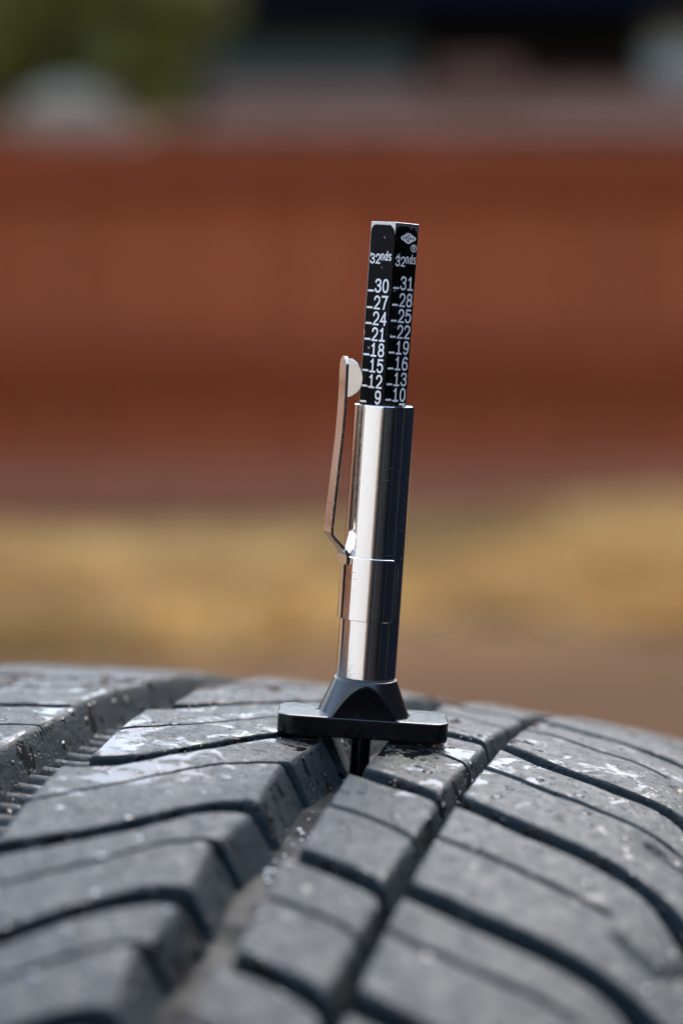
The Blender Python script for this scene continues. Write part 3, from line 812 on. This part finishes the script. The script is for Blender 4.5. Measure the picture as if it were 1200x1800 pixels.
# emblem: diamond ring with two letters, and the little registered mark
P = Print('R'); ex, ez = 24.0 * XS, zpx(422.5); aw, ah = 13.6 * XS, 8.4 * PX
dm = []
for i in range(4):
    a = [(aw, 0), (0, ah), (-aw, 0), (0, -ah)]; p, q, r_ = Vector(a[i - 1]), Vector(a[i]), Vector(a[(i + 1) % 4])
    A = q + (p - q) * .16; B = q + (r_ - q) * .16
    for k in range(6):
        t = k / 5; dm.append(((1 - t) ** 2) * A + 2 * t * (1 - t) * q + t * t * B)
P.stroke([Vector((ex + p.x, ez + p.y)) for p in dm], .27, True)
P.glyph('U', ex - 6.6 * XS, ez - 3.4 * PX, 5.2 * XS, 7.2 * PX, .26); P.glyph('D', ex + .8 * XS, ez - 3.8 * PX, 5.6 * XS, 7.2 * PX, .26)
P.done('emblem')
P = Print('R'); rx, rz = 34.6 * XS, zpx(438.8)
P.stroke(ring0(rx, rz, 5.0 * XS, 5.9 * PX, 24, 2.0), .14, True)
P.glyph('R', rx - 2.3 * XS, rz - 3.2 * PX, 4.8 * XS, 6.6 * PX, .13); P.done('registered_mark')
# black printed panels with ragged round tops
for face in 'LR':
    x0, x1 = (.09, SD + .018) if face == 'L' else (-.018, SD - .09)
    z1 = Z_TOP - (.42 if face == 'L' else .50); z0 = 30.0; pts = []; rr = .95
    nxt = 40
    for i in range(nxt + 1):
        t = i / nxt; x = x0 + (x1 - x0) * t; z = z1
        dl, dr = x - x0, x1 - x
        rl = 1.0 if face == 'L' else 1.25; rrr = 1.5 if face == 'L' else 1.6
        if dl < rl: z -= rl - math.sqrt(max(0, rl * rl - (rl - dl) ** 2))
        if dr < rrr: z -= rrr - math.sqrt(max(0, rrr * rrr - (rrr - dr) ** 2))
        z += random.gauss(0, .045)
        pts.append((x, z))
    side = []
    for i in range(90): side.append((x1 + min(0, random.gauss(.03, .045) if face == 'R' else 0), z1 - 1.9 - (z1 - 1.9 - z0) * i / 89))
    side2 = [(x0 - (min(0, random.gauss(.03, .045)) if face == 'L' else 0), z0 + (z1 - 1.5 - z0) * i / 89) for i in range(90)]
    top_pts = pts; rows = []
    # build as strips so that the outline can be ragged
    bm = bmesh.new()
    loop = pts + side + side2
    vv = [bm.verts.new(face_pt(face, x, z, .022)) for x, z in loop]
    f = bm.faces.new(vv); bm.normal_update()
    nrm = Vector((-1, 0, 0)) if face == 'L' else Vector((0, -1, 0))
    if f.normal.dot(nrm) < 0: f.normal_flip()
    bmesh.ops.triangulate(bm, faces=[f])
    bm_obj('printed_panel', bm, M_PRT, sbar)

# clip: band round the barrel, arm, domed tip
clip = empty('pocket_clip'); clip.parent = gauge
cv_ = []
bt = .40; ri = BR + .02; ro = ri + bt
z_b, z_t = Z_CT + 8.9, Z_CT + 18.2           # band bottom and top
AZ_E = R(50)                                  # free end, right of the camera-facing direction
AZ_S = R(-200)
def az_dir(az): return Vector((math.sin(az), -math.cos(az)))
n_a = 72; vs = []; fs = []; rows = []
azs = [AZ_S + (AZ_E - AZ_S) * i / n_a for i in range(n_a + 1)]
def band_lim(az):
    d = (AZ_E - az) * ro; r_ = 1.7
    if d < r_: c = r_ - math.sqrt(max(0, r_ * r_ - (r_ - d) ** 2)); return z_b + c * .8, z_t - c
    return z_b, z_t
azs = azs[:-6] + [azs[-7] + (AZ_E - azs[-7]) * t for t in (.25, .45, .6, .72, .82, .9, .95, .98, 1.0)]
bm = bmesh.new(); prev = None
for az in azs:
    lo, hi = band_lim(az); d = az_dir(az); q = []; e_ = max(0, .22 - (AZ_E - az) * ro); rq = ro - e_ * 1.2
    for r_, z in ((ri, lo), (rq - .07, lo), (rq, lo + .07), (rq, hi - .07), (rq - .07, hi), (ri, hi)):
        q.append(bm.verts.new((d.x * r_ * MM, d.y * r_ * MM, z * MM)))
    if prev:
        for k in range(6): bm.faces.new((prev[k], prev[(k + 1) % 6], q[(k + 1) % 6], q[k]))
    else: bm.faces.new(q)
    prev = q
bm.faces.new(prev[::-1]); bmesh.ops.recalc_face_normals(bm, faces=bm.faces)
band = bm_obj('band', bm, M_CHR, clip, True); sharpen(band, 40)
# arm: strip swept along a radial profile; centre azimuth AZ_A, width across
AZ_A = R(-73); wA = 3.9
er = az_dir(AZ_A); et = Vector((-er.y, er.x))         # et: towards the camera side
if et.y > 0: et = -et
def rz(*p): return cat_(p, 6)
path = [Vector(q) for q in ((ro - .16, z_t - 1.2), (ro - .16, z_t - .2))]
path = path + cat_([(ro - .14, z_t), (ro + .12, z_t + .75), (ro + .9, z_t + 1.6), (ro + 2.05, z_t + 2.7), (ro + 2.37, z_t + 3.3), (ro + 2.40, z_t + 4.3)], 14) \
     + cat_([(ro + 2.38, z_t + 4.6), (ro + 2.05, z_t + 11), (ro + 1.7, z_t + 17.6), (ro + 1.62, z_t + 23.2), (ro + 1.7, z_t + 26.3), (ro + 1.72, z_t + 29.1)], 12)
bm = bmesh.new(); prev = None; n = len(path); tA = .42
for i, p in enumerate(path):
    a, b = path[max(i - 1, 0)], path[min(i + 1, n - 1)]; t = (b - a).normalized(); nn = Vector((t.y, -t.x))   # outward normal in the r-z plane
    f = i / (n - 1)
    ww = wA * (1.15 if p.y < z_t + 1 else 1.0 - .18 * min(1, (p.y - z_t - 1) / 12)); 
    if p.y > z_t + 27.6: ww *= math.sqrt(max(.12, 1 - ((p.y - z_t - 27.6) / 1.62) ** 2))
    q = []
    for so_, ro_ in ((-.5, -.5), (-.5, .5), (.5, .5), (.5, -.5)):
        r_ = p.x + nn.x * tA * ro_; z = p.y + nn.y * tA * ro_
        pt = er * r_ + et * (ww * so_)
        q.append(bm.verts.new((pt.x * MM, pt.y * MM, z * MM)))
    if prev:
        for k in range(4): bm.faces.new((prev[k], prev[(k + 1) % 4], q[(k + 1) % 4], q[k]))
    else: bm.faces.new(q)
    prev = q
bm.faces.new(prev[::-1])
bmesh.ops.recalc_face_normals(bm, faces=bm.faces)
bmesh.ops.bevel(bm, geom=[e for e in bm.edges if len(e.link_faces) == 2 and e.calc_face_angle() > R(60)], offset=.07 * MM, segments=2, affect='EDGES')
arm = bm_obj('arm', bm, M_SAT, clip, True); sharpen(arm, 45)
# tip: half-round tab folded off the front edge of the arm towards the barrel
zt = z_t + 28.9
inw = Vector((math.cos(R(-6)), math.sin(R(-6)))); nrm2 = Vector((inw.y, -inw.x))
p0 = er * (ro + 1.70) + et * (wA * .41 - .30)
outl = [(-.15, -.25), (.45, -.05), (1.0, -.25), (1.6, -.75), (2.1, -1.5), (2.4, -2.4), (2.45, -3.2), (2.25, -4.1), (1.75, -4.9), (1.05, -5.45), (.4, -5.75), (-.15, -6.1)]
outl = [tuple(q) for q in cat_(outl, 4)]
bm = bmesh.new(); lay = []
for k, (o_, sh_) in enumerate(((0, .10), (.08, 0), (.30, 0), (.38, .10))):
    row = []
    for d_, z_ in outl:
        cz = -3.0; d2 = d_ * (1 - sh_ / 2.6) ; z2 = cz + (z_ - cz) * (1 - sh_ / 3.0)
        bow = 0.0
        p = p0 + inw * d2 - nrm2 * (o_ + bow)
        row.append(bm.verts.new((p.x * MM, p.y * MM, (zt + z2) * MM)))
    lay.append(row)
n_ = len(outl)
for k in range(3):
    for j in range(n_): bm.faces.new((lay[k][j], lay[k][(j + 1) % n_], lay[k + 1][(j + 1) % n_], lay[k + 1][j]))
f1 = bm.faces.new(lay[0][::-1]); f2 = bm.faces.new(lay[3])
bmesh.ops.recalc_face_normals(bm, faces=bm.faces)
bmesh.ops.triangulate(bm, faces=[f1, f2])
tip = bm_obj('tip', bm, M_SAT, clip, True); sharpen(tip, 20)

# ------------------------------------------------------------------ grit and chips lying on the tread
def ico(bm, loc, r, sq):
    mt = Matrix.Translation(loc) @ Matrix.Rotation(random.uniform(0, 6), 4, 'Z') @ Matrix.Diagonal((*sq, 1))
    bmesh.ops.create_icosphere(bm, subdivisions=1, radius=r, matrix=mt)
def grit_mat(name, cols):
    N = Nodes(name); f = N.noise(420, 1); c = N.mix(N.mapr(f, .4, .6), *cols); N.set(Base__Color=c, Roughness=.5); return N.m
bm = bmesh.new()
for k in range(700):
    u_ = random.choice([random.uniform(32, 56), random.uniform(32, 56), random.uniform(68, 79), random.uniform(84, 112), random.uniform(-15, 16), random.uniform(62.5, 66)])
    s_ = random.gauss(-15, 40)
    hh = .05 if not (62 < u_ < 66.5) else -DEP + .1
    p = tyre_pt(np.array(u_), np.array(s_ / R0), hh) * MM
    ico(bm, Vector(p), random.uniform(.06, .2) * MM, (1, random.uniform(.6, 1), .6))
o = bm_obj('sand_grains', bm, grit_mat('sand', ((.16, .13, .085), (.34, .32, .28)))); tag(o, 'pale sand grains scattered over the wet tread', 'sand', kind='stuff')
bm = bmesh.new()
for k in range(46):
    u_ = random.uniform(61.5, 66.3) if k > 9 else random.uniform(62, 64.6); s_ = random.choice([random.gauss(-33, 3), random.gauss(-26, 6), random.uniform(-60, 5)]) if k > 9 else random.choice([random.gauss(-46, 1.6), random.gauss(-31, 2)])
    p = tyre_pt(np.array(u_), np.array(s_ / R0), -DEP + .35) * MM
    n0 = len(bm.verts); ico(bm, Vector(p), (abs(random.gauss(.05, .12)) * MM + .00004) if k > 9 else random.uniform(.22, .48) * MM, (1.3, random.uniform(.4, .9), .5)); bm.verts.ensure_lookup_table()
    for v_ in bm.verts[n0:]: v_.co = Vector(p) + (v_.co - Vector(p)) * random.uniform(.55, 1.25)
o = bm_obj('white_crumbs', bm, simple_mat('wet_crumb', (.75, .77, .78), .25, .1, 800)); tag(o, 'wet white crumbs lying on the floor of the groove below the probe', 'crumbs', kind='stuff')
M_CHIP = simple_mat('wood_chip', (.07, .035, .025), .6, .3, 700)
for (u_, s_, ln, an, lab) in ((96.5, -24.5, 2.2, -.5, 'dark wood sliver lying on the right shoulder block'), (47.3, -13.5, 1.6, .3, 'small brown chip lying on the left lug beside the black foot')):
    p = Vector(tyre_pt(np.array(u_), np.array(s_ / R0), .18)) * MM
    bm = bmesh.new(); rr = ln * .5
    prof_ = [(-1, .15), (-.5, .8), (.1, 1.0), (.6, .7), (1, .1)]; rows = []
    for x, k in prof_:
        rows.append([bm.verts.new(Vector((x * rr, math.cos(R(a)) * .28 * k, math.sin(R(a)) * .16 * k)) * MM) for a in range(0, 360, 60)])
    for i in range(4):
        for j in range(6): bm.faces.new((rows[i][j], rows[i][(j + 1) % 6], rows[i + 1][(j + 1) % 6], rows[i + 1][j]))
    bm.faces.new(rows[0][::-1]); bm.faces.new(rows[-1])
    o = bm_obj('wood_chip', bm, M_CHIP, loc=p); o.rotation_euler = (0, R(6), an); tag(o, lab, 'chip')
